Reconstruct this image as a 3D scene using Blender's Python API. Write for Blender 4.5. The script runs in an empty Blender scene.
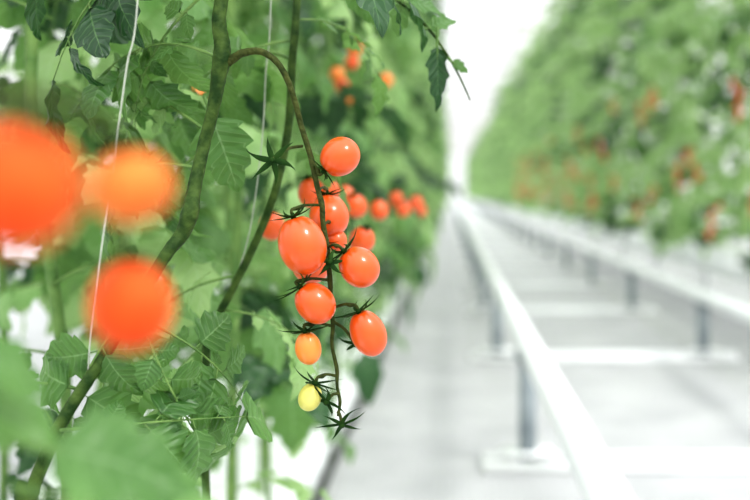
import bpy, math, random
from mathutils import Vector, Matrix, Quaternion
random.seed(7)
R = random.Random(11)
COL = bpy.context.scene.collection
H = 0.80            # eye height
K = 750*50/36.0     # focal length in pixels

def at(u, v, y):
    return Vector(((u-450)/K*y, y, H-(v-193)/K*y))

# ------------------------------------------------------------------ materials
def new_mat(name):
    m = bpy.data.materials.new(name); m.use_nodes = True
    nt = m.node_tree; nt.nodes.clear()
    return m, nt, nt.nodes, nt.links

def simple(name, c1, c2, scale=20, rough=0.5, bump=0.0, bscale=60, spec=0.5, metal=0.0, coat=0.0):
    m, nt, N, L = new_mat(name)
    out = N.new('ShaderNodeOutputMaterial'); p = N.new('ShaderNodeBsdfPrincipled')
    tc = N.new('ShaderNodeTexCoord'); n = N.new('ShaderNodeTexNoise'); r = N.new('ShaderNodeValToRGB')
    n.inputs['Scale'].default_value = scale; n.inputs['Detail'].default_value = 4
    L.new(tc.outputs['Object'], n.inputs['Vector']); L.new(n.outputs['Fac'], r.inputs['Fac'])
    r.color_ramp.elements[0].position = 0.35; r.color_ramp.elements[1].position = 0.65
    r.color_ramp.elements[0].color = (*c1, 1); r.color_ramp.elements[1].color = (*c2, 1)
    L.new(r.outputs['Color'], p.inputs['Base Color'])
    p.inputs['Roughness'].default_value = rough
    p.inputs['Metallic'].default_value = metal
    p.inputs['Specular IOR Level'].default_value = spec
    p.inputs['Coat Weight'].default_value = coat
    p.inputs['Coat Roughness'].default_value = .08
    if bump:
        b = N.new('ShaderNodeBump'); n2 = N.new('ShaderNodeTexNoise'); n2.inputs['Scale'].default_value = bscale
        L.new(tc.outputs['Object'], n2.inputs['Vector'])
        L.new(n2.outputs['Fac'], b.inputs['Height']); b.inputs['Strength'].default_value = bump
        b.inputs['Distance'].default_value = 0.02
        L.new(b.outputs['Normal'], p.inputs['Normal'])
    L.new(p.outputs[0], out.inputs[0])
    return m

def leaf_mat(name, dark, light, vein, transl, tcol, nscale=3.0):
    m, nt, N, L = new_mat(name)
    out = N.new('ShaderNodeOutputMaterial'); p = N.new('ShaderNodeBsdfPrincipled')
    t = N.new('ShaderNodeBsdfTranslucent'); mix = N.new('ShaderNodeMixShader')
    geo = N.new('ShaderNodeTexCoord')
    n = N.new('ShaderNodeTexNoise'); n.inputs['Scale'].default_value = nscale; n.inputs['Detail'].default_value = 3
    L.new(geo.outputs['Object'], n.inputs['Vector'])
    r = N.new('ShaderNodeValToRGB'); r.color_ramp.elements[0].position = .38; r.color_ramp.elements[1].position = .62
    r.color_ramp.elements[0].color = (*dark, 1); r.color_ramp.elements[1].color = (*light, 1)
    L.new(n.outputs['Fac'], r.inputs['Fac'])
    uv = N.new('ShaderNodeUVMap'); uv.uv_map = 'UVMap'
    sep = N.new('ShaderNodeSeparateXYZ'); L.new(uv.outputs[0], sep.inputs[0])
    def math_(op, a, b=None):
        q = N.new('ShaderNodeMath'); q.operation = op
        for i, x in enumerate([a, b]):
            if x is None: continue
            if isinstance(x, (int, float)): q.inputs[i].default_value = x
            else: L.new(x, q.inputs[i])
        return q.outputs[0]
    au = math_('ABSOLUTE', math_('SUBTRACT', sep.outputs[0], 0.5))
    mid = math_('LESS_THAN', au, 0.018)
    ph = math_('FRACT', math_('SUBTRACT', math_('MULTIPLY', sep.outputs[1], 7.0), math_('MULTIPLY', au, 2.6)))
    side = math_('LESS_THAN', ph, 0.08)
    vn = math_('MULTIPLY', math_('MAXIMUM', mid, math_('MULTIPLY',side,.8)), 0.55)
    mc = N.new('ShaderNodeMixRGB'); mc.inputs[2].default_value = (*vein, 1)
    L.new(vn, mc.inputs[0]); L.new(r.outputs[0], mc.inputs[1])
    L.new(mc.outputs[0], p.inputs['Base Color'])
    p.inputs['Roughness'].default_value = .36; p.inputs['Specular IOR Level'].default_value = .42
    b = N.new('ShaderNodeBump'); b.inputs['Strength'].default_value = .5; b.inputs['Distance'].default_value = .004
    tri = math_('PINGPONG', ph, 0.5); L.new(tri, b.inputs['Height']); L.new(b.outputs[0], p.inputs['Normal'])
    t.inputs[0].default_value = (*tcol, 1)
    mix.inputs[0].default_value = transl
    L.new(p.outputs[0], mix.inputs[1]); L.new(t.outputs[0], mix.inputs[2]); L.new(mix.outputs[0], out.inputs[0])
    return m

M_LEAF = leaf_mat('leaf_green', (.030,.10,.023), (.105,.23,.06), (.27,.42,.2), .35, (.27,.48,.13))
M_LEAFD = leaf_mat('leaf_deep_green', (.008,.036,.012), (.026,.09,.026), (.12,.24,.08), .15, (.07,.21,.045))
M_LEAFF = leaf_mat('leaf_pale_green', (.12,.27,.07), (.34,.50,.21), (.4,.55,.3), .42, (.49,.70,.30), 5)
M_STALK = simple('green_stalk', (.07,.16,.03), (.16,.27,.07), 40, .6, .2, 200)
M_STEM = simple('main_stem', (.014,.040,.007), (.06,.105,.022), 90, .6, .2, 250, spec=.15)
M_PED = simple('truss_stalk', (.028,.042,.010), (.07,.085,.022), 150, .6, .3, 300, spec=.12)
M_SEPAL = simple('sepal_green', (.007,.028,.006), (.022,.060,.011), 90, .7, spec=.08)
M_RED = simple('tomato_red', (.66,.075,.005), (.72,.10,.009), 30, .30, spec=.42, coat=.4)
M_REDS = simple('tomato_red_soft', (.66,.065,.010), (.74,.11,.018), 70, .6, spec=.15)
M_ORANGE = simple('tomato_orange', (.68,.11,.02), (.77,.23,.05), 60, .6, spec=.15)
M_AMBER = simple('tomato_amber', (.78,.20,.03), (.82,.26,.045), 30, .36, spec=.4, coat=.3)
M_YELLOW = simple('tomato_yellow', (.55,.52,.09), (.65,.61,.17), 50, .35, spec=.4)
M_STRING = simple('twine_white', (.40,.43,.36), (.50,.53,.45), 200, .8)
M_PIPE = simple('white_painted_pipe', (.76,.78,.79), (.82,.83,.84), 6, .35, coat=.1)
M_POST = simple('galvanised_steel', (.22,.26,.28), (.32,.36,.38), 12, .5)
M_BAR = simple('white_painted_steel', (.86,.88,.88), (.92,.93,.93), 8, .45)
M_SLAB = simple('white_plastic_film', (.82,.85,.85), (.90,.92,.92), 5, .35, .9, 14)
M_UNDERSIDE = simple('dark_underside', (.02,.025,.02), (.05,.06,.05), 20, .5)  # near-black colour for the dark underside along the slab edge
M_ROOF = simple('roof_steel', (.52,.49,.50), (.58,.55,.56), 2, .5)

def floor_mat():
    m, nt, N, L = new_mat('woven_ground_cloth')
    out = N.new('ShaderNodeOutputMaterial'); p = N.new('ShaderNodeBsdfPrincipled')
    tc = N.new('ShaderNodeTexCoord')
    n = N.new('ShaderNodeTexNoise'); n.inputs['Scale'].default_value = 3.5; n.inputs['Detail'].default_value = 8
    L.new(tc.outputs['Object'], n.inputs['Vector'])
    r = N.new('ShaderNodeValToRGB'); r.color_ramp.elements[0].color = (.455,.46,.47,1); r.color_ramp.elements[1].color = (.545,.55,.555,1)
    r.color_ramp.elements[0].position = .36; r.color_ramp.elements[1].position = .62
    L.new(n.outputs['Fac'], r.inputs['Fac'])
    br = N.new('ShaderNodeTexBrick'); br.inputs['Scale'].default_value = 12
    br.inputs['Color1'].default_value = (1,1,1,1); br.inputs['Color2'].default_value = (.94,.94,.94,1); br.inputs['Mortar'].default_value = (.72,.72,.73,1)
    br.inputs['Mortar Size'].default_value = .03
    L.new(tc.outputs['Object'], br.inputs['Vector'])
    mx = N.new('ShaderNodeMixRGB'); mx.blend_type = 'MULTIPLY'; mx.inputs[0].default_value = 1
    L.new(r.outputs[0], mx.inputs[1]); L.new(br.outputs[0], mx.inputs[2])
    L.new(mx.outputs[0], p.inputs['Base Color']); p.inputs['Roughness'].default_value = .6
    p.inputs['Specular IOR Level'].default_value=.2
    L.new(p.outputs[0], out.inputs[0])
    return m
M_FLOOR = floor_mat()

def glass_mat():
    m, nt, N, L = new_mat('greenhouse_glass')
    out = N.new('ShaderNodeOutputMaterial'); t = N.new('ShaderNodeBsdfTransparent'); g = N.new('ShaderNodeBsdfGlossy')
    t.inputs[0].default_value = (.97,.98,.98,1); g.inputs['Roughness'].default_value = .2
    mx = N.new('ShaderNodeMixShader'); mx.inputs[0].default_value = .04
    L.new(t.outputs[0], mx.inputs[1]); L.new(g.outputs[0], mx.inputs[2]); L.new(mx.outputs[0], out.inputs[0])
    return m
M_GLASS = glass_mat()

# ------------------------------------------------------------------ mesh helpers
class G:
    def __init__(s): s.v=[]; s.f=[]; s.uv=[]; s.m=[]
    def add(s, verts, faces, uvs, mi, M=None):
        o=len(s.v)
        s.v += [M@Vector(q) for q in verts] if M else [Vector(q) for q in verts]
        s.f += [tuple(i+o for i in f) for f in faces]
        s.uv += uvs; s.m += [mi]*len(faces)
    def merge(s, g, M, remap=None):
        o=len(s.v)
        s.v += [M@q for q in g.v]
        s.f += [tuple(i+o for i in f) for f in g.f]
        s.uv += g.uv; s.m += ([remap.get(q,q) for q in g.m] if remap else g.m)
    def mesh(s, name, mats, smooth=True):
        me=bpy.data.meshes.new(name); me.from_pydata([tuple(q) for q in s.v], [], s.f)
        for m in mats: me.materials.append(m)
        me.polygons.foreach_set('material_index', s.m)
        me.polygons.foreach_set('use_smooth', [smooth]*len(s.f))
        ul=me.uv_layers.new(name='UVMap')
        buf=[]
        for f in s.f:
            for i in f: buf += list(s.uv[i])
        ul.data.foreach_set('uv', buf)
        me.update(); return me

def obj(name, me, parent=None, M=None, **kw):
    o=bpy.data.objects.new(name, me); COL.objects.link(o)
    if parent is not None: o.parent=parent
    if M is not None: o.matrix_local=M
    for k,val in kw.items(): o[k]=val
    return o

def cr(pts, n=8):
    P=[Vector(p[:3]) for p in pts]; W=[p[3] for p in pts] 
    out=[]
    for i in range(len(P)-1):
        a=P[max(i-1,0)]; b=P[i]; c=P[i+1]; d=P[min(i+2,len(P)-1)]
        for k in range(n):
            t=k/n
            q=0.5*((2*b)+(c-a)*t+(2*a-5*b+4*c-d)*t*t+(3*b-a-3*c+d)*t**3)
            out.append((q, W[i]*(1-t)+W[i+1]*t))
    out.append((P[-1],W[-1])); return out

def tube(g, path, sides=8, mi=0, wob=0.0):
    """path: list of (Vector,radius)"""
    n=len(path); verts=[]; faces=[]; uvs=[]
    up=Vector((0.31,0.9,0.2)).normalized()
    for i,(p,r) in enumerate(path):
        t=(path[min(i+1,n-1)][0]-path[max(i-1,0)][0])
        t = t.normalized() if t.length>1e-9 else Vector((0,0,1))
        a=up.cross(t)
        if a.length<1e-4: a=Vector((1,0,0)).cross(t)
        a.normalize(); b=t.cross(a)
        for k in range(sides):
            an=2*math.pi*k/sides
            rr=r*(1+wob*(R.random()-.5))
            verts.append(p+a*math.cos(an)*rr+b*math.sin(an)*rr); uvs.append((k/sides,i/n))
    for i in range(n-1):
        for k in range(sides):
            k2=(k+1)%sides
            faces.append((i*sides+k,i*sides+k2,(i+1)*sides+k2,(i+1)*sides+k))
    faces.append(tuple(range(sides-1,-1,-1))); faces.append(tuple((n-1)*sides+k for k in range(sides)))
    g.add(verts,faces,uvs,mi)

def box(g, x0,x1,y0,y1,z0,z1, mi=0):
    v=[(x0,y0,z0),(x1,y0,z0),(x1,y1,z0),(x0,y1,z0),(x0,y0,z1),(x1,y0,z1),(x1,y1,z1),(x0,y1,z1)]
    f=[(0,3,2,1),(4,5,6,7),(0,1,5,4),(1,2,6,5),(2,3,7,6),(3,0,4,7)]
    g.add(v,f,[(0,0)]*8,mi)

def frame(d, up):
    x=Vector(d).normalized(); z=Vector(up); y=z.cross(x)
    if y.length<1e-4: y=Vector((0,1,0)).cross(x)
    y.normalize(); z=x.cross(y)
    return Matrix((x,y,z)).transposed().to_4x4()

# ------------------------------------------------------------------ leaves
def leaflet(g, M, L, W, rnd, rows=11, fold=.25, droop=.35):
    verts=[];faces=[];uvs=[]
    ph=rnd.random()*6; lob=rnd.uniform(2.6,4.4); tw=rnd.uniform(-.5,.5)
    for i in range(rows+1):
        t=i/rows
        w=W*(math.sin(math.pi*min(1,t**.62))**.8 if 0<t<1 else 0.0)
        saw=(t*lob+ph)%1.0
        wl=w*(0.76+.38*saw); saw2=(t*lob+ph+.35)%1.0; wr=w*(0.76+.38*saw2)
        z0=-droop*L*t*t
        for s,wd in ((-1,wl),(-.5,wl),(0,w),(.5,wr),(1,wr)):
            x=L*t*(1-.12*droop*t) + (abs(s)==1)*0.05*L*.3
            y=s*wd
            z=z0+abs(s)*wd*fold - (abs(s)**2)*wd*.28 + tw*y*t*.6 + .04*L*math.sin(t*17+s*3+ph)*abs(s)
            verts.append((x,y,z)); uvs.append((.5+s*.5,t))
    for i in range(rows):
        for k in range(4):
            a=i*5+k; faces.append((a,a+1,a+6,a+5))
    g.add(verts,faces,uvs,0,M)

def compound(seed, length=.30, rows=11, big=.095, droop=.5, wf=.42):
    rnd=random.Random(seed); g=G()
    pts=[]; n=12; side=rnd.uniform(-.15,.15)
    for i in range(n+1):
        t=i/n
        pts.append((Vector((length*t*(1-.2*droop*t), side*length*t*t, .10*length*math.sin(t*2.2)-droop*length*t*t*.8)), .0026*(1-.7*t)))
    tube(g, pts, 5, 1)
    def at_t(t):
        i=min(int(t*n),n-1); f=t*n-i
        p=pts[i][0].lerp(pts[i+1][0],f); d=(pts[i+1][0]-pts[i][0]).normalized(); return p,d
    for t,sc in ((.26,.5),(.45,.9),(.56,.3),(.66,1.1),(.85,.8)):
        for sg in (-1,1):
            p,d=at_t(min(.98,t+rnd.uniform(-.04,.04)))
            a=math.radians(rnd.uniform(40,80))*sg
            up=frame(d,(0,0,1)).to_3x3()
            dir_=up@Vector((math.cos(a),math.sin(a),rnd.uniform(-.6,.15)))
            nn=up@Vector((rnd.uniform(-.4,.4),rnd.uniform(-.4,.4)-.2*sg,1))
            Ls=big*sc*rnd.uniform(.75,1.2)
            e=p+dir_.normalized()*Ls*.16
            tube(g,[(p,.0011),(e,.0009)],4,1)
            M=Matrix.Translation(e)@frame(dir_,nn)
            leaflet(g,M,Ls,Ls*wf*rnd.uniform(.85,1.1),rnd,rows if sc>.5 else max(5,rows//2),droop=rnd.uniform(.15,.75))
    p,d=at_t(1.0)
    M=Matrix.Translation(p)@frame(d+Vector((0,0,-.2)),(rnd.uniform(-.3,.3),rnd.uniform(-.3,.3),1))
    leaflet(g,M,big*1.2,big*.5,rnd,rows,droop=.4)
    return g

HI=[compound(100+i, .28, 15, .086, R.uniform(.3,.8)) for i in range(8)]
LO=[compound(200+i, .31, 6, .092, R.uniform(.3,.9), .38) for i in range(6)]
ME_LEAF=[g.mesh('leaf_blade_set',[M_LEAF,M_STALK]) for g in HI]
ME_LEAFD=[g.mesh('leaf_blade_deep',[M_LEAFD,M_STALK]) for g in HI]
ME_LEAFP=[g.mesh('leaf_blade_pale',[M_LEAFF,M_STALK]) for g in HI]

def foliage(seed, z0, z1, step, rad=1.0, probs=(.45,.3), low=True):
    rnd=random.Random(seed); g=G(); z=z0; a=rnd.random()*6
    while z<z1:
        a+=2.4+rnd.uniform(-.3,.3)
        d=Vector((math.cos(a),math.sin(a),rnd.uniform(-.25,.45)))
        k=rad*rnd.uniform(.7,1.15)*(.62 if (low and z<.6) else 1)
        M=Matrix.Translation((rnd.uniform(-.03,.03),rnd.uniform(-.03,.03),z))@frame(d,(0,0,1))@Matrix.Scale(k,4)
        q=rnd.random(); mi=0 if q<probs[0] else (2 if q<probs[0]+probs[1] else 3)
        g.merge(rnd.choice(LO),M,{0:mi}); z+=step*rnd.uniform(.6,1.4)*(1.3 if (low and z<.6) else 1)
    return g.mesh('foliage', [M_LEAFF,M_STALK,M_LEAF,M_LEAFD])

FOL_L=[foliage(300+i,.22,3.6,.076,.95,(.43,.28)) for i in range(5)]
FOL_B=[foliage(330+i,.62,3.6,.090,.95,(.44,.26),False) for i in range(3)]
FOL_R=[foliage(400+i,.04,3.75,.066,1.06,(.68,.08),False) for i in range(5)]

def stem_mesh(seed, z0, z1, r=.007):
    rnd=random.Random(seed); g=G()
    pts=[]; z=z0
    while z<z1+.01:
        pts.append((rnd.uniform(-.015,.015),rnd.uniform(-.015,.015),z,r)); z+=.3
    tube(g,cr(pts,4),6,0); return g.mesh('plant_stem',[M_STALK])
STEM_L=[stem_mesh(500+i,.0,3.7) for i in range(3)]
STEM_R=[stem_mesh(510+i,.0,3.8) for i in range(3)]

def plant(x,y,fol,stem,label,group,sz=1.0,z=0):
    e=bpy.data.objects.new('tomato_plant',None); COL.objects.link(e); e.empty_display_size=.1
    e.location=(x,y,z); e.rotation_euler=(0,0,R.uniform(0,6.28)); e.scale=(1,1,sz)
    e['label']=label; e['category']='plant'; e['group']=group
    obj('stem',R.choice(stem),e)
    obj('foliage',R.choice(fol),e)
    return e

XR=1.86; ZG=.43
y=2.35
while y<100:
    plant(-.38+R.uniform(-.05,.05),y,FOL_L,STEM_L,'tall leafy tomato plant trained up a string beside the aisle','plants in the row with the ripe trusses',R.uniform(.92,1.08))
    y+=.38 if y<12 else (.6 if y<30 else 1.3)
y=1.75
while y<8:
    plant(-.86+R.uniform(-.05,.05),y,FOL_B,STEM_L,'leafy tomato plant in the rear line of the double row','plants in the rear line of the double row',R.uniform(.92,1.08))
    y+=.6
y=3.4
while y<26:
    plant(-1.95+R.uniform(-.08,.08),y,FOL_B,STEM_L,'tall tomato plant in the neighbouring crop row','plants in the neighbouring row',R.uniform(.95,1.05))
    y+=.9
y=4.4
while y<106:
    plant(XR+R.uniform(-.10,.10),y,FOL_R,STEM_R,'tall dense tomato plant growing from a raised white gutter','plants in the row across the rails',R.uniform(.86,1.12),ZG)
    y+=.45 if y<18 else (.65 if y<40 else 1.2)
y=6
while y<20:
    plant(3.5+R.uniform(-.12,.12),y,FOL_R,STEM_R,'tall dense tomato plant in the crop row beyond','plants in the crop row beyond',R.uniform(.9,1.1),ZG)
    y+=1.3

def near_plant(x,y,n,z0,z1,seed,side=1):
    rnd=random.Random(seed)
    e=bpy.data.objects.new('tomato_plant',None); COL.objects.link(e)
    e.location=(x,y,0); e.empty_display_size=.1
    e['label']='leafy green tomato plant with many lobed leaves on a string'; e['category']='plant'; e['group']='plants in the row with the ripe trusses'
    g=G(); pts=[]; k=0
    for i in range(13): pts.append((rnd.uniform(-.025,.025),rnd.uniform(-.025,.025),i*.3,.0065))
    tube(g,cr(pts,4),8,0,.08); obj('stem',g.mesh('plant_stem',[M_STALK]),e)
    a=rnd.random()*6; 
    for i in range(n):
        z=z0+(z1-z0)*(i/n)**.9; a+=2.4+rnd.uniform(-.4,.4)
        d=Vector((math.cos(a),math.sin(a)*.7+.15,rnd.uniform(-.4,.4)))
        M=Matrix.Translation((0,0,z))@frame(d,(0,0,1))@Matrix.Scale(rnd.uniform(.6,1.05)*(.62 if z<.6 else 1),4)
        q=rnd.random()
        obj('leaf',rnd.choice(ME_LEAF if q<.40 else ME_LEAFD if q<.66 else ME_LEAFP),e,M)
    return e
for i,(x,yy,n) in enumerate([(-.42,1.10,34),(-.31,1.45,34),(-.52,1.50,28),(-.36,1.80,28),(-.56,1.95,26),(-.38,2.15,28),(-.70,1.62,26)]):
    near_plant(x,yy,n,.38,2.6,900+i)

# ------------------------------------------------------------------ the main plant
mp=bpy.data.objects.new('tomato_plant',None); COL.objects.link(mp)
mp.location=at(30,500,.74); mp.location.z=.0
mp['label']='tomato plant with a thick hairy stem carrying the sharp orange-red truss'; mp['category']='plant'
def loc(p): return Vector(p)-Vector(mp.location)
def path(lst, y=None):
    out=[]
    for q in lst:
        p=loc(at(q[0],q[1],q[2])); out.append((p.x,p.y,p.z,q[3]*q[2]/K))
    return out
g=G()
pl=[(228,-330,.86,7),(215,-150,.84,7),(224,-40,.83,6.8),(219,20,.82,7.1),(222,42,.82,8),(222,58,.82,9.5),(219,74,.82,8),(214,105,.82,6.4),(204,145,.82,6.3),(194,190,.81,7),(190,213,.80,9),(182,234,.80,7.4),(166,255,.79,6.3),(132,310,.78,6),(100,362,.76,6),(70,408,.75,6.4),(48,450,.74,6.8),(30,500,.74,7),(22,560,.74,8)]
pts=path(pl); pts.append((0,0,0.0,.006))
tube(g,cr(pts,7),12,0,.09)
obj('stem',g.mesh('main_stem',[M_STEM]),mp)

truss=G()
pl=[(228,62,.82,5),(243,53,.815,4.0),(262,52,.81,3.5),(280,66,.81,3.2),(292,92,.815,3.0),(301,125,.82,2.9),(311,158,.82,3.0),(318,190,.82,2.7),(322,205,.82,3.1),(323,222,.82,2.6),(327,248,.82,3.0),(328,262,.82,2.5),(330,280,.82,2.7),(331,300,.82,2.2),(333,326,.82,2.3),(332,345,.82,1.8),(337,370,.82,2.1),(337,385,.82,1.6),(340,402,.82,1.7),(338,416,.82,1.4)]
tube(truss,cr(path(pl),6),9,0,.14)

def calyx_mesh(n,L,curl,seed,w=.0017):
    rnd=random.Random(seed); g=G()
    for k in range(n):
        a=2*math.pi*k/n+rnd.uniform(-.2,.2); l=L*rnd.uniform(.9,1.2); c=curl+rnd.uniform(-.2,.25); tw=rnd.uniform(-.45,.45)
        verts=[];uvs=[];faces=[]; rows=7
        for i in range(rows+1):
            t=i/rows; ww=w*(1-t)**.75*(0.8+.6*math.sin(math.pi*min(1,t*1.2)))
            r=.0008+l*t*(1-.15*abs(c)*t); z=.0006+c*l*t*t
            aa=a+tw*t*t
            for s in (-1,0,1):
                x=r*math.cos(aa)-s*ww*math.sin(aa); y=r*math.sin(aa)+s*ww*math.cos(aa)
                verts.append((x,y,z+(abs(s))*ww*.6)); uvs.append((.5+s*.5,t))
        for i in range(rows):
            for q in range(2):
                b=i*3+q; faces.append((b,b+1,b+4,b+3))
        g.add(verts,faces,uvs,0)
    tube(g,[(Vector((0,0,-.001)),.0020),(Vector((0,0,.0012)),.0023),(Vector((0,0,.004)),.0013)],8,0)
    return g.mesh('calyx',[M_SEPAL])

def body_mesh(rx,rz,mat,seed=0,seg=40,rings=24):
    rnd=random.Random(seed); g=G(); v=[];f=[];uv=[]
    for i in range(rings+1):
        th=math.pi*i/rings; 
        for k in range(seg):
            a=2*math.pi*k/seg
            rr=math.sin(th)*(1+.012*math.sin(2*a+seed)+.01*math.cos(3*a))
            z=math.cos(th); z=z-(.10*math.exp(-(th/.30)**2)) 
            v.append((rx*rr*math.cos(a)*(1-.04*z),rx*rr*math.sin(a)*(1-.04*z),rz*z)); uv.append((k/seg,i/rings))
    for i in range(rings):
        for k in range(seg):
            k2=(k+1)%seg; f.append((i*seg+k,(i+1)*seg+k,(i+1)*seg+k2,i*seg+k2))
    g.add(v,f,uv,0); return g.mesh('tomato_body',[mat])

def rot_z(axis):
    return Vector((0,0,1)).rotation_difference(Vector(axis).normalized()).to_matrix().to_4x4()

def tomato(u,v,y,rx,rz,axis,mat,label,joint=None,group='ripening tomatoes on the sharp truss',L=.0175,curl=.22,n=6,seed=1):
    c=at(u,v,y); s=y/K
    o=obj('cherry_tomato',body_mesh(rx*s,rz*s,mat,seed),None,Matrix.Translation(c)@rot_z(axis),label=label,category='tomato',group=group)
    obj('calyx',calyx_mesh(n,L,curl,seed),o,Matrix.Translation((0,0,rz*s*.93)))
    if joint is not None:
        top=c+Vector(axis).normalized()*rz*s*.93; j=at(*joint)
        k1=top+Vector(axis).normalized()*.006
        mid=(k1+j)/2+Vector((0,0,.002)); kn=k1.lerp(mid,.5)
        pts=[]
        for p,r in ((j,.0012),(mid,.0011),(kn,.0019),(k1,.0012),(top,.0015)):
            q=loc(p); pts.append((q.x,q.y,q.z,r))
        tube(truss,cr(pts,5),7,0)
    return o
tomato(340,157,.815,19,21,(-.70,-.05,-.62),M_RED,'glossy orange-red cherry tomato highest on the truss',(313,163,.82),L=.0175,curl=.15,seed=3)
tomato(302,245,.80,24,30.5,(-.30,-.05,1),M_RED,'largest oval orange-red cherry tomato on the truss',(320,205,.82),L=.023,curl=.3,seed=4)
tomato(359,267,.815,19.5,22,(-.66,-.15,.72),M_RED,'round orange-red cherry tomato beside the stalk',(326,248,.82),L=.022,curl=.25,seed=5)
tomato(315,303,.805,19,22.5,(-.66,-.12,.74),M_RED,'orange-red cherry tomato with long dark sepals',(329,280,.82),L=.023,curl=.25,seed=6)
tomato(368,333,.815,17.5,24.5,(-.38,-.15,.9),M_RED,'oval orange-red cherry tomato on a side stalk',(333,308,.82),L=.027,curl=.3,seed=7)
tomato(308,348,.81,13,17,(-.15,-.1,1),M_AMBER,'small unripe amber-orange cherry tomato',(332,326,.82),L=.022,curl=.3,seed=8)
tomato(310,397,.815,11.5,14.5,(.35,-.10,.9),M_YELLOW,'tiny pale yellow unripe tomato near the truss tip',(337,376,.82),L=.022,curl=.2,n=6,seed=9)
tomato(329,216,.89,20,22,(-.1,.3,1),M_RED,'orange-red cherry tomato tucked behind the stalk',(318,190,.82),seed=10)
tomato(312,262,.87,20,22,(.3,.3,1),M_RED,'orange-red cherry tomato half hidden behind a larger one',(326,236,.82),seed=12)
tomato(336,240,.89,11,12,(-.3,.2,.9),M_RED,'small red cherry tomato behind the stalk',(324,225,.82),seed=11)
extra=[((272,160,.79),(302,146,.82),(-.2,-.9,.1),.0195,.05,6),((342,426,.815),(338,412,.82),(.2,-.6,-.6),.0195,.1,6),((356,345,.82),(334,322,.82),(.2,-.6,-.6),.015,.2,5),((330,262,.80),(329,262,.82),(.1,-.8,.2),.012,.2,5),((326,403,.81),(339,394,.82),(-.3,-.6,-.4),.0165,.15,5)]
for (p,j,ax,L_,cu,n_) in extra:
    a=loc(at(*j)); b=loc(at(*p)); m=(a+b)/2+Vector((0,0,.003))
    tube(truss,cr([(a.x,a.y,a.z,.0014),(m.x,m.y,m.z,.0012),(b.x,b.y,b.z,.0015)],5),7,0)
ts=obj('truss_stalk',truss.mesh('truss_stalk',[M_PED]),mp)
for i,(p,j,ax,L_,cu,n_) in enumerate(extra):
    obj('calyx',calyx_mesh(n_,L_,cu,60+i,.0023 if i==0 else .0018),ts,Matrix.Translation(loc(at(*p)))@rot_z(-Vector(ax)))

def mleaf(u,v,y,d,up,s,k,dark=0,parent=None):
    parent=parent or mp
    M=Matrix.Translation(at(u,v,y)-Vector(parent.location))@frame(d,up)@Matrix.Scale(s,4)
    obj('leaf',(ME_LEAF,ME_LEAFD,ME_LEAFP)[int(dark)][k%8],parent,M)
LV=[
 (222,-85,.84,(-1,-.1,.0),(0,-.6,1),.6,0,1),
 (215,-50,.84,(-1,-.05,-.1),(0,-.6,1),.62,5,1),
 (215,-30,.84,(.9,.25,.25),(0,-.5,1),.6,1,1),
 (205,150,.90,(-.6,.5,-.4),(0,-1,.5),.5,4,0),
 (205,170,.85,(-.8,.3,.1),(0,-.8,.7),.55,6,0),
 (150,290,.82,(-.6,.4,-.5),(0,-.5,1),.6,5,0),
 (130,315,.82,(.9,.3,-.5),(0,-.9,.6),.5,0,0),
 (95,370,.80,(.9,.2,-.4),(0,-.9,.6),.45,7,2),
 (80,390,.78,(-.9,-.1,.1),(0,-.6,1),.5,3,0),
 (222,60,.84,(-.9,.3,.3),(0,-.5,1),.6,5,0),
 (205,130,.88,(-.7,.3,.4),(0,-.9,.6),.55,2,2),
 (222,-20,.85,(-.6,.2,-.5),(0,-1,.4),.6,3,0),
 (150,285,.77,(-.5,-.2,-.7),(0,-1,.3),.5,1,0),
 (135,305,.76,(.35,-.15,-.8),(.2,-1,.2),.5,6,0),
 (60,430,.74,(1,.1,.0),(0,-1,.5),.5,4,0),
]
for a in LV: mleaf(*a)

def big_leaf(seed,L,W,droop,mat=M_LEAF,rows=26):
    g=G(); rnd=random.Random(seed); leaflet(g,Matrix.Identity(4),L,W,rnd,rows,.3,droop)
    q=L*.7
    tube(g,[(Vector((-q*.4,0,.004)),.0016),(Vector((0,0,0)),.0013),(Vector((L*.5,0,-droop*L*.25-.001)),.0007)],6,1)
    return g.mesh('broad_leaf',[mat,M_STALK])
# broad leaf just behind the main stem
obj('leaf',big_leaf(71,.068,.025,.25,M_LEAF),mp,Matrix.Translation(at(212,118,.86)-Vector(mp.location))@frame((.35,.15,-1),(.25,-1,.1)))

sp=bpy.data.objects.new('tomato_plant',None); COL.objects.link(sp)
sp.location=at(215,330,.98); sp.location.z=.0
sp['label']='slender-stemmed tomato plant just behind the sharp truss'; sp['category']='plant'
g=G(); pts=[]
for q in [(300,-300,1.0,4.2),(298,-80,.98,4.2),(297,0,.97,4.2),(292,65,.96,4.2),(288,130,.96,4.2),(274,195,.95,4.2),(252,250,.96,4.2),(232,290,.97,4.2),(215,330,.98,4.2),(205,420,.98,4.2)]:
    p=at(q[0],q[1],q[2])-Vector(sp.location); pts.append((p.x,p.y,p.z,q[3]*q[2]/K))
pts.append((0,0,0,.005))
tube(g,cr(pts,6),8,0,.08)
pts=[]
for q in [(298,-70,.98,3.0),(340,-40,.97,2.6),(375,-14,.96,2.0),(402,4,.95,1.7),(428,28,.95,1.5),(448,56,.95,1.2),(462,82,.95,1.0),(470,100,.95,.7)]:
    p=at(q[0],q[1],q[2])-Vector(sp.location); pts.append((p.x,p.y,p.z,q[3]*q[2]/K))
tube(g,cr(pts,6),7,0)
obj('stem',g.mesh('plant_stem',[M_STEM]),sp)
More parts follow.
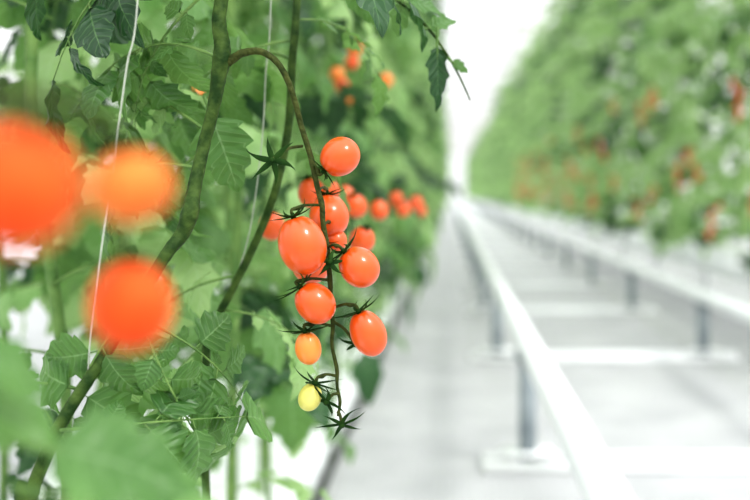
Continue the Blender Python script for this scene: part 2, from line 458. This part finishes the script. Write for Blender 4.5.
for i,(u,v,y,d,up,L,W,dr,mt) in enumerate([
    (437,46,.95,(.05,0,-1),(.4,-1,.0),.060,.011,.15,M_LEAFD),
    (372,-14,.96,(.3,-.1,-1),(.3,-1,.1),.040,.014,.3,M_LEAF),
    (402,4,.95,(-.2,0,-1),(-.2,-1,.2),.030,.010,.2,M_LEAF),
    (405,2,.95,(1,.1,.0),(0,-.8,.7),.040,.012,.4,M_LEAF),
    (452,62,.95,(.9,.1,-.4),(0,-.9,.5),.018,.006,.3,M_LEAF),
    (350,-34,.97,(.4,-.1,-1),(.2,-1,.1),.055,.02,.3,M_LEAF),
    (428,28,.95,(.8,.1,.5),(0,-.9,.5),.030,.009,.5,M_LEAF)]):
    obj('leaf',big_leaf(40+i,L,W,dr,mt,18),sp,Matrix.Translation(at(u,v,y)-Vector(sp.location))@frame(d,up))
for a in [(292,60,.97,(-.7,.5,.2),(0,-.6,1),.7,2,0),(240,275,.97,(-.8,.2,-.3),(0,-.6,1),.6,0,2),(225,310,.98,(.8,.4,-.3),(0,-.6,1),.45,1,2),(210,340,.98,(-.6,.3,-.6),(0,-.6,1),.5,4,2),(205,440,.98,(-.8,-.1,-.2),(0,-.6,1),.6,2,2),
  (295,20,.97,(.6,.6,.0),(0,-.6,1),.42,0,0),(285,150,1.0,(.6,.9,.0),(0,-.6,1),.45,2,0),
  (295,40,.97,(-.8,-.1,-.2),(0,-1,.5),.6,6,0)]:
    mleaf(*a,parent=sp)

# close plant with three soft tomatoes
cp=bpy.data.objects.new('tomato_plant',None); COL.objects.link(cp)
cp.location=(-.26,.34,.0)
cp['label']='tomato plant very close by with large soft green leaves'; cp['category']='plant'
g=G(); pts=[]
for q in [(-.30,.30,1.3,.006),(-.27,.31,1.05,.006),(-.25,.33,.9,.006),(-.26,.35,.7,.006),(-.28,.34,.4,.006),(-.26,.34,.0,.006)]:
    pts.append((q[0]-cp.location.x,q[1]-cp.location.y,q[2]-cp.location.z,q[3]))
tube(g,cr(pts,6),8,0,.08); obj('stem',g.mesh('plant_stem',[M_STEM]),cp)
g=G()
for line in ([(-80,110,.25,6),(0,92,.25,9),(60,105,.26,8),(110,128,.28,6),(128,175,.31,4),(120,240,.32,4),(128,264,.32,4)],[(0,92,.25,5),(14,105,.24,5),(24,125,.231,6)],[(110,128,.28,4),(120,138,.286,4),(124,152,.287,4)]):
    pts=[]
    for q in line:
        p=at(q[0],q[1],q[2])-Vector(cp.location); pts.append((p.x,p.y,p.z,q[3]*q[2]/K))
    tube(g,cr(pts,5),8,0)
obj('truss_stalk',g.mesh('truss_stalk',[M_PED]),cp)
for (u,v,y,d,up,L,W,dr,sd,mt) in [
   (50,450,.42,(1,.1,-.12),(-.1,-.75,1),.066,.024,.4,1,M_LEAF),
   (60,496,.42,(1,.1,-.1),(-.1,-.75,1),.07,.024,.2,7,M_LEAFF),
   (-50,345,.40,(1,.3,-.25),(.1,-.7,1),.042,.016,.5,3,M_LEAF),
   (-30,400,.42,(1,.2,-.4),(0,-.8,1),.042,.016,.3,4,M_LEAF),
   ]:
    obj('leaf',big_leaf(sd,L,W,dr,mt),cp,Matrix.Translation(at(u,v,y)-Vector(cp.location))@frame(d,up))
gg='soft tomatoes hanging close by'
tomato(15,187,.23,62,63,(.3,.1,1),M_REDS,'large round red-orange tomato hanging very close',None,gg,L=.010,curl=-.2,seed=21)
tomato(131,187,.287,41,36,(-.2,.1,1),M_ORANGE,'amber-orange tomato hanging very close by a stalk',None,gg,L=.011,curl=-.1,seed=22)
tomato(131,306,.32,41,45,(-.1,.2,1),M_REDS,'oval orange-red tomato hanging very close',None,gg,L=.012,curl=-.1,seed=23)

# ------------------------------------------------------------------ more tomatoes in the rows
FAR=[body_mesh(.0145,.016,m,i,16,10) for i,m in enumerate([M_RED,M_RED])]
FARO=[body_mesh(.0145,.016,m,i,16,10) for i,m in enumerate([M_RED,M_AMBER])]
FARC=calyx_mesh(5,.012,.3,77)
def far_tom(p,label,group,cal=False,kind=FAR):
    o=obj('cherry_tomato',R.choice(kind),None,Matrix.Translation(p)@rot_z((R.uniform(-.4,.4),R.uniform(-.4,.4),1)),label=label,category='tomato',group=group)
    if cal: obj('calyx',FARC,o,Matrix.Translation((0,0,.015)))
lab='ripe orange-red cherry tomato hanging among the row leaves'
for (u,v,y) in [(272,226,1.15),(356,206,1.35),(379,210,1.6),(312,193,1.05),(362,240,1.15),(326,190,1.15),
   (337,74,2.0),(352,62,2.1),(350,100,2.05),(386,80,2.1),(355,48,2.1),(196,95,1.3),(342,86,2.0),(403,209,2.0),(416,203,2.1),(396,199,2.05),
   (333,208,1.35),(345,196,1.5),(420,211,2.35)]:
    far_tom(at(u,v,y),lab,'tomatoes among the leaves of the near row',True,FARO if v<110 else FAR)
cnt=0
rest=G()
ys=4.8
while ys<24:
    for z in ([R.uniform(.70,.98),R.uniform(.98,1.6)] if R.random()<.7 else [R.uniform(.70,1.6)]):
        if R.random()<.15: continue
        cx=XR-.42+R.uniform(-.05,.09); 
        for k in range(R.randint(4,8)):
            p=Vector((cx+R.uniform(-.03,.03),ys+R.uniform(-.045,.045),z-.024*k+R.uniform(-.01,.01)))
            if cnt<280: far_tom(p,'ripe orange-red cherry tomato in the row across the rails','tomatoes in the row across the rails'); cnt+=1
            else:
                me=FAR[0]
                rest.add([tuple(q.co) for q in me.vertices],[tuple(q.vertices) for q in me.polygons],[(0,0)]*len(me.vertices),0,Matrix.Translation(p))
    ys+=R.uniform(.35,.6)
if rest.v:
    obj('cherry_tomatoes',rest.mesh('far_fruit',[M_RED]),label='distant ripe cherry tomatoes along the row across the rails',category='tomatoes',kind='stuff')

# ------------------------------------------------------------------ strings
def string(pts,r=.0006):
    g=G(); P=[]
    for q in pts:
        p=at(*q); P.append((p.x,p.y,p.z,r))
    tube(g,cr(P,6),6,0)
    obj('support_string',g.mesh('string',[M_STRING]),label='thin white twine holding up a tomato stem',category='string',group='plant support strings')
string([(150,-300,.72),(138,-5,.72),(127,65,.72),(118,130,.72),(104,230,.72),(92,320,.735),(88,372,.757)])
string([(276,-300,.99),(271,0,.97),(266,70,.97),(262,140,.97),(250,230,.97),(232,290,.97)],.0006)

# ------------------------------------------------------------------ rails
def pipe(x,z,r,label):
    g=G(); tube(g,[(Vector((x,yy,z)),r) for yy in (.2,5,10,20,30,43,88)],20,0)
    return obj('pipe_rail',g.mesh('pipe',[M_PIPE]),label=label,category='rail')
XA,ZA,XB,ZB=.225,.365,1.21,.305
pipe(XA,ZA,.033,'long white steel pipe rail on short posts beside the walkway')
pipe(XB,ZB,.033,'long white steel pipe rail near the far crop row')
def post_mesh(h):
    g=G(); box(g,-.024,.024,-.02,.02,.012,h-.03); box(g,-.034,.034,-.028,.028,h-.05,h-.024)
    return g.mesh('post',[M_POST])
PA=post_mesh(ZA);PB=post_mesh(ZB)
def bar_mesh():
    g=G(); box(g,XA-.13,XB+.16,-.07,.07,.002,.024); box(g,XA-.13,XB+.16,-.010,.010,.024,.044); return g.mesh('cross_bar',[M_BAR])
BAR=bar_mesh()
g=G(); box(g,-.075,.075,-.05,.05,.044,.052); FT=g.mesh('foot_plate',[M_BAR])
yy=1.08
while yy<60:
    b=obj('rail_support',BAR,None,Matrix.Translation((0,yy,0)),label='white floor cross bar with two grey steel posts under the rails',category='rail support',group='rail supports')
    for x,me in ((XA,PA),(XB,PB)):
        obj('post',me,b,Matrix.Translation((x,0,0)),label='grey steel post')
        obj('foot_plate',FT,b,Matrix.Translation((x,0,0)))
    yy+=1.95

# ------------------------------------------------------------------ slabs, gutters, dark edge strip
g=G(); v=[];f=[];uv=[]
nx,ny=14,60
prof=[(-.13,.0),(-.14,.03),(-.145,.07),(-.13,.105),(-.10,.12),(-.05,.128),(0,.13),(.05,.128),(.10,.12),(.13,.105),(.145,.07),(.14,.03),(.13,.0)]
for i in range(ny+1):
    t=i/ny; e=min(1,min(t,1-t)*14+.55)
    for (px,pz) in prof:
        w=.006*math.sin(t*37+px*20)+.004*math.sin(t*91+px*50)
        v.append((px*e+w,t*.98,max(.0,pz*e+w*(pz>0.02)))); uv.append((0,t))
m_=len(prof)
for i in range(ny):
    for k in range(m_-1):
        f.append((i*m_+k,i*m_+k+1,(i+1)*m_+k+1,(i+1)*m_+k))
g.add(v,f,uv,0); SLAB=g.mesh('slab',[M_SLAB])
y=.1
while y<40:
    obj('growing_slab',SLAB,None,Matrix.Translation((-.50,y,.0)),label='white plastic wrapped substrate slab on the ground under the plants',category='growing slab',group='growing slabs under the near row')
    if y<8: obj('growing_slab',SLAB,None,Matrix.Translation((-.86,y+.1,.0)),label='white plastic wrapped substrate slab in the rear line',category='growing slab',group='growing slabs in the rear line')
    y+=1.0
g=G(); P=[]  # black strip added to draw the dark underside line of the slabs
for i in range(120): P.append((Vector((-.338+.004*math.sin(i*1.3),.3+i*.7,.012)),.011))
tube(g,P,8,0); obj('slab_edge_strip',g.mesh('strip',[M_UNDERSIDE]),label='thin black hose lying along the growing slabs',category='strip')
def gutter(x,label,n):
    g=G()
    for (x0,x1,z0,z1) in ((-.18,.18,ZG-.15,ZG-.13),(-.18,-.165,ZG-.13,ZG-.04),(.165,.18,ZG-.13,ZG-.04),(-.14,.14,ZG-.13,ZG)):
        box(g,x+x0,x+x1,3.5,106,z0,z1)
    gut=obj('growing_gutter',g.mesh('gutter',[M_SLAB]),label=label,category='gutter')
    for i in range(n): obj('leg',LEG,gut,Matrix.Translation((x,4+i*1.8,0)))
g=G(); box(g,-.02,.02,-.02,.02,0,ZG-.15); box(g,-.12,.12,-.02,.02,ZG-.17,ZG-.15); LEG=g.mesh('leg',[M_BAR])
gutter(XR,'long raised white gutter holding the roots of a crop row',22)
gutter(3.5,'second long raised white gutter one row further over',12)

# ------------------------------------------------------------------ setting
g=G(); g.add([(-8,-2,0),(8,-2,0),(8,110,0),(-8,110,0)],[(0,1,2,3)],[(0,0)]*4,0)
obj('floor',g.mesh('floor',[M_FLOOR]),kind='structure',label='white woven ground cloth floor',category='floor')
g=G(); g.add([(-8,-2,5.0),(8,-2,5.0),(8,110,5.0),(-8,110,5.0)],[(3,2,1,0)],[(0,0)]*4,0)
obj('ceiling',g.mesh('ceiling',[M_GLASS]),kind='structure',label='glass greenhouse roof',category='roof')
g=G(); g.add([(-8,110,0),(8,110,0),(8,110,5),(-8,110,5)],[(0,1,2,3)],[(0,0)]*4,0)
obj('wall_back',g.mesh('wall',[M_GLASS]),kind='structure',label='glass end wall',category='wall')
k=1
for i in range(24):
    yb=2+i*4.2; g=G()
    box(g,-8,8,yb-.03,yb+.03,4.85,4.93); box(g,-8,8,yb-.03,yb+.03,4.43,4.51)
    for j in range(16):
        x=-8+j; tube(g,[(Vector((x,yb,4.5)),.018),(Vector((x+.5,yb,4.86)),.018)],6); tube(g,[(Vector((x+.5,yb,4.86)),.018),(Vector((x+1,yb,4.5)),.018)],6)
    obj('trim_%d'%k,g.mesh('truss',[M_ROOF],False),kind='structure',label='white steel roof lattice beam',category='beam'); k+=1
for x in (-.37,.3,.9,1.5,2.2):
    g=G(); box(g,x-.025,x+.025,-2,110,4.38,4.43); obj('trim_%d'%k,g.mesh('purlin',[M_ROOF],False),kind='structure',label='long thin steel crop wire rail under the roof',category='beam'); k+=1

# ------------------------------------------------------------------ light: bright overcast sky, brighter overhead
w=bpy.data.worlds.new('World'); bpy.context.scene.world=w; w.use_nodes=True
N=w.node_tree.nodes; L=w.node_tree.links; bg=N['Background']
tc=N.new('ShaderNodeTexCoord'); sx=N.new('ShaderNodeSeparateXYZ'); mr=N.new('ShaderNodeMapRange')
L.new(tc.outputs['Generated'],sx.inputs[0]); L.new(sx.outputs['Z'],mr.inputs['Value'])
mr.inputs['From Min'].default_value=0.0; mr.inputs['From Max'].default_value=.9
mr.inputs['To Min'].default_value=1.05; mr.inputs['To Max'].default_value=2.7
L.new(mr.outputs[0],bg.inputs[1]); bg.inputs[0].default_value=(.98,.99,1,1)
sun=bpy.data.lights.new('sun','SUN'); sun.energy=1.7; sun.angle=math.radians(12); sun.color=(1,.98,.94)
so=bpy.data.objects.new('sun',sun); COL.objects.link(so)
so.rotation_euler=Vector((-.6,.55,-.85)).to_track_quat('-Z','Y').to_euler()

cam=bpy.data.cameras.new('camera'); co=bpy.data.objects.new('camera',cam); COL.objects.link(co)
co.location=(0,0,H); co.rotation_euler=(math.pi/2,0,0)
cam.lens=50; cam.sensor_width=36; cam.shift_x=-.1; cam.shift_y=-.076
cam.clip_start=.02; cam.clip_end=300
cam.dof.use_dof=True; cam.dof.focus_distance=.815; cam.dof.aperture_fstop=3.6
bpy.context.scene.camera=co
vs=bpy.context.scene.view_settings
vs.view_transform='Standard'
for lk in ('Medium High Contrast','Standard - Medium High Contrast'):
    try: vs.look=lk; break
    except Exception as ex: pass
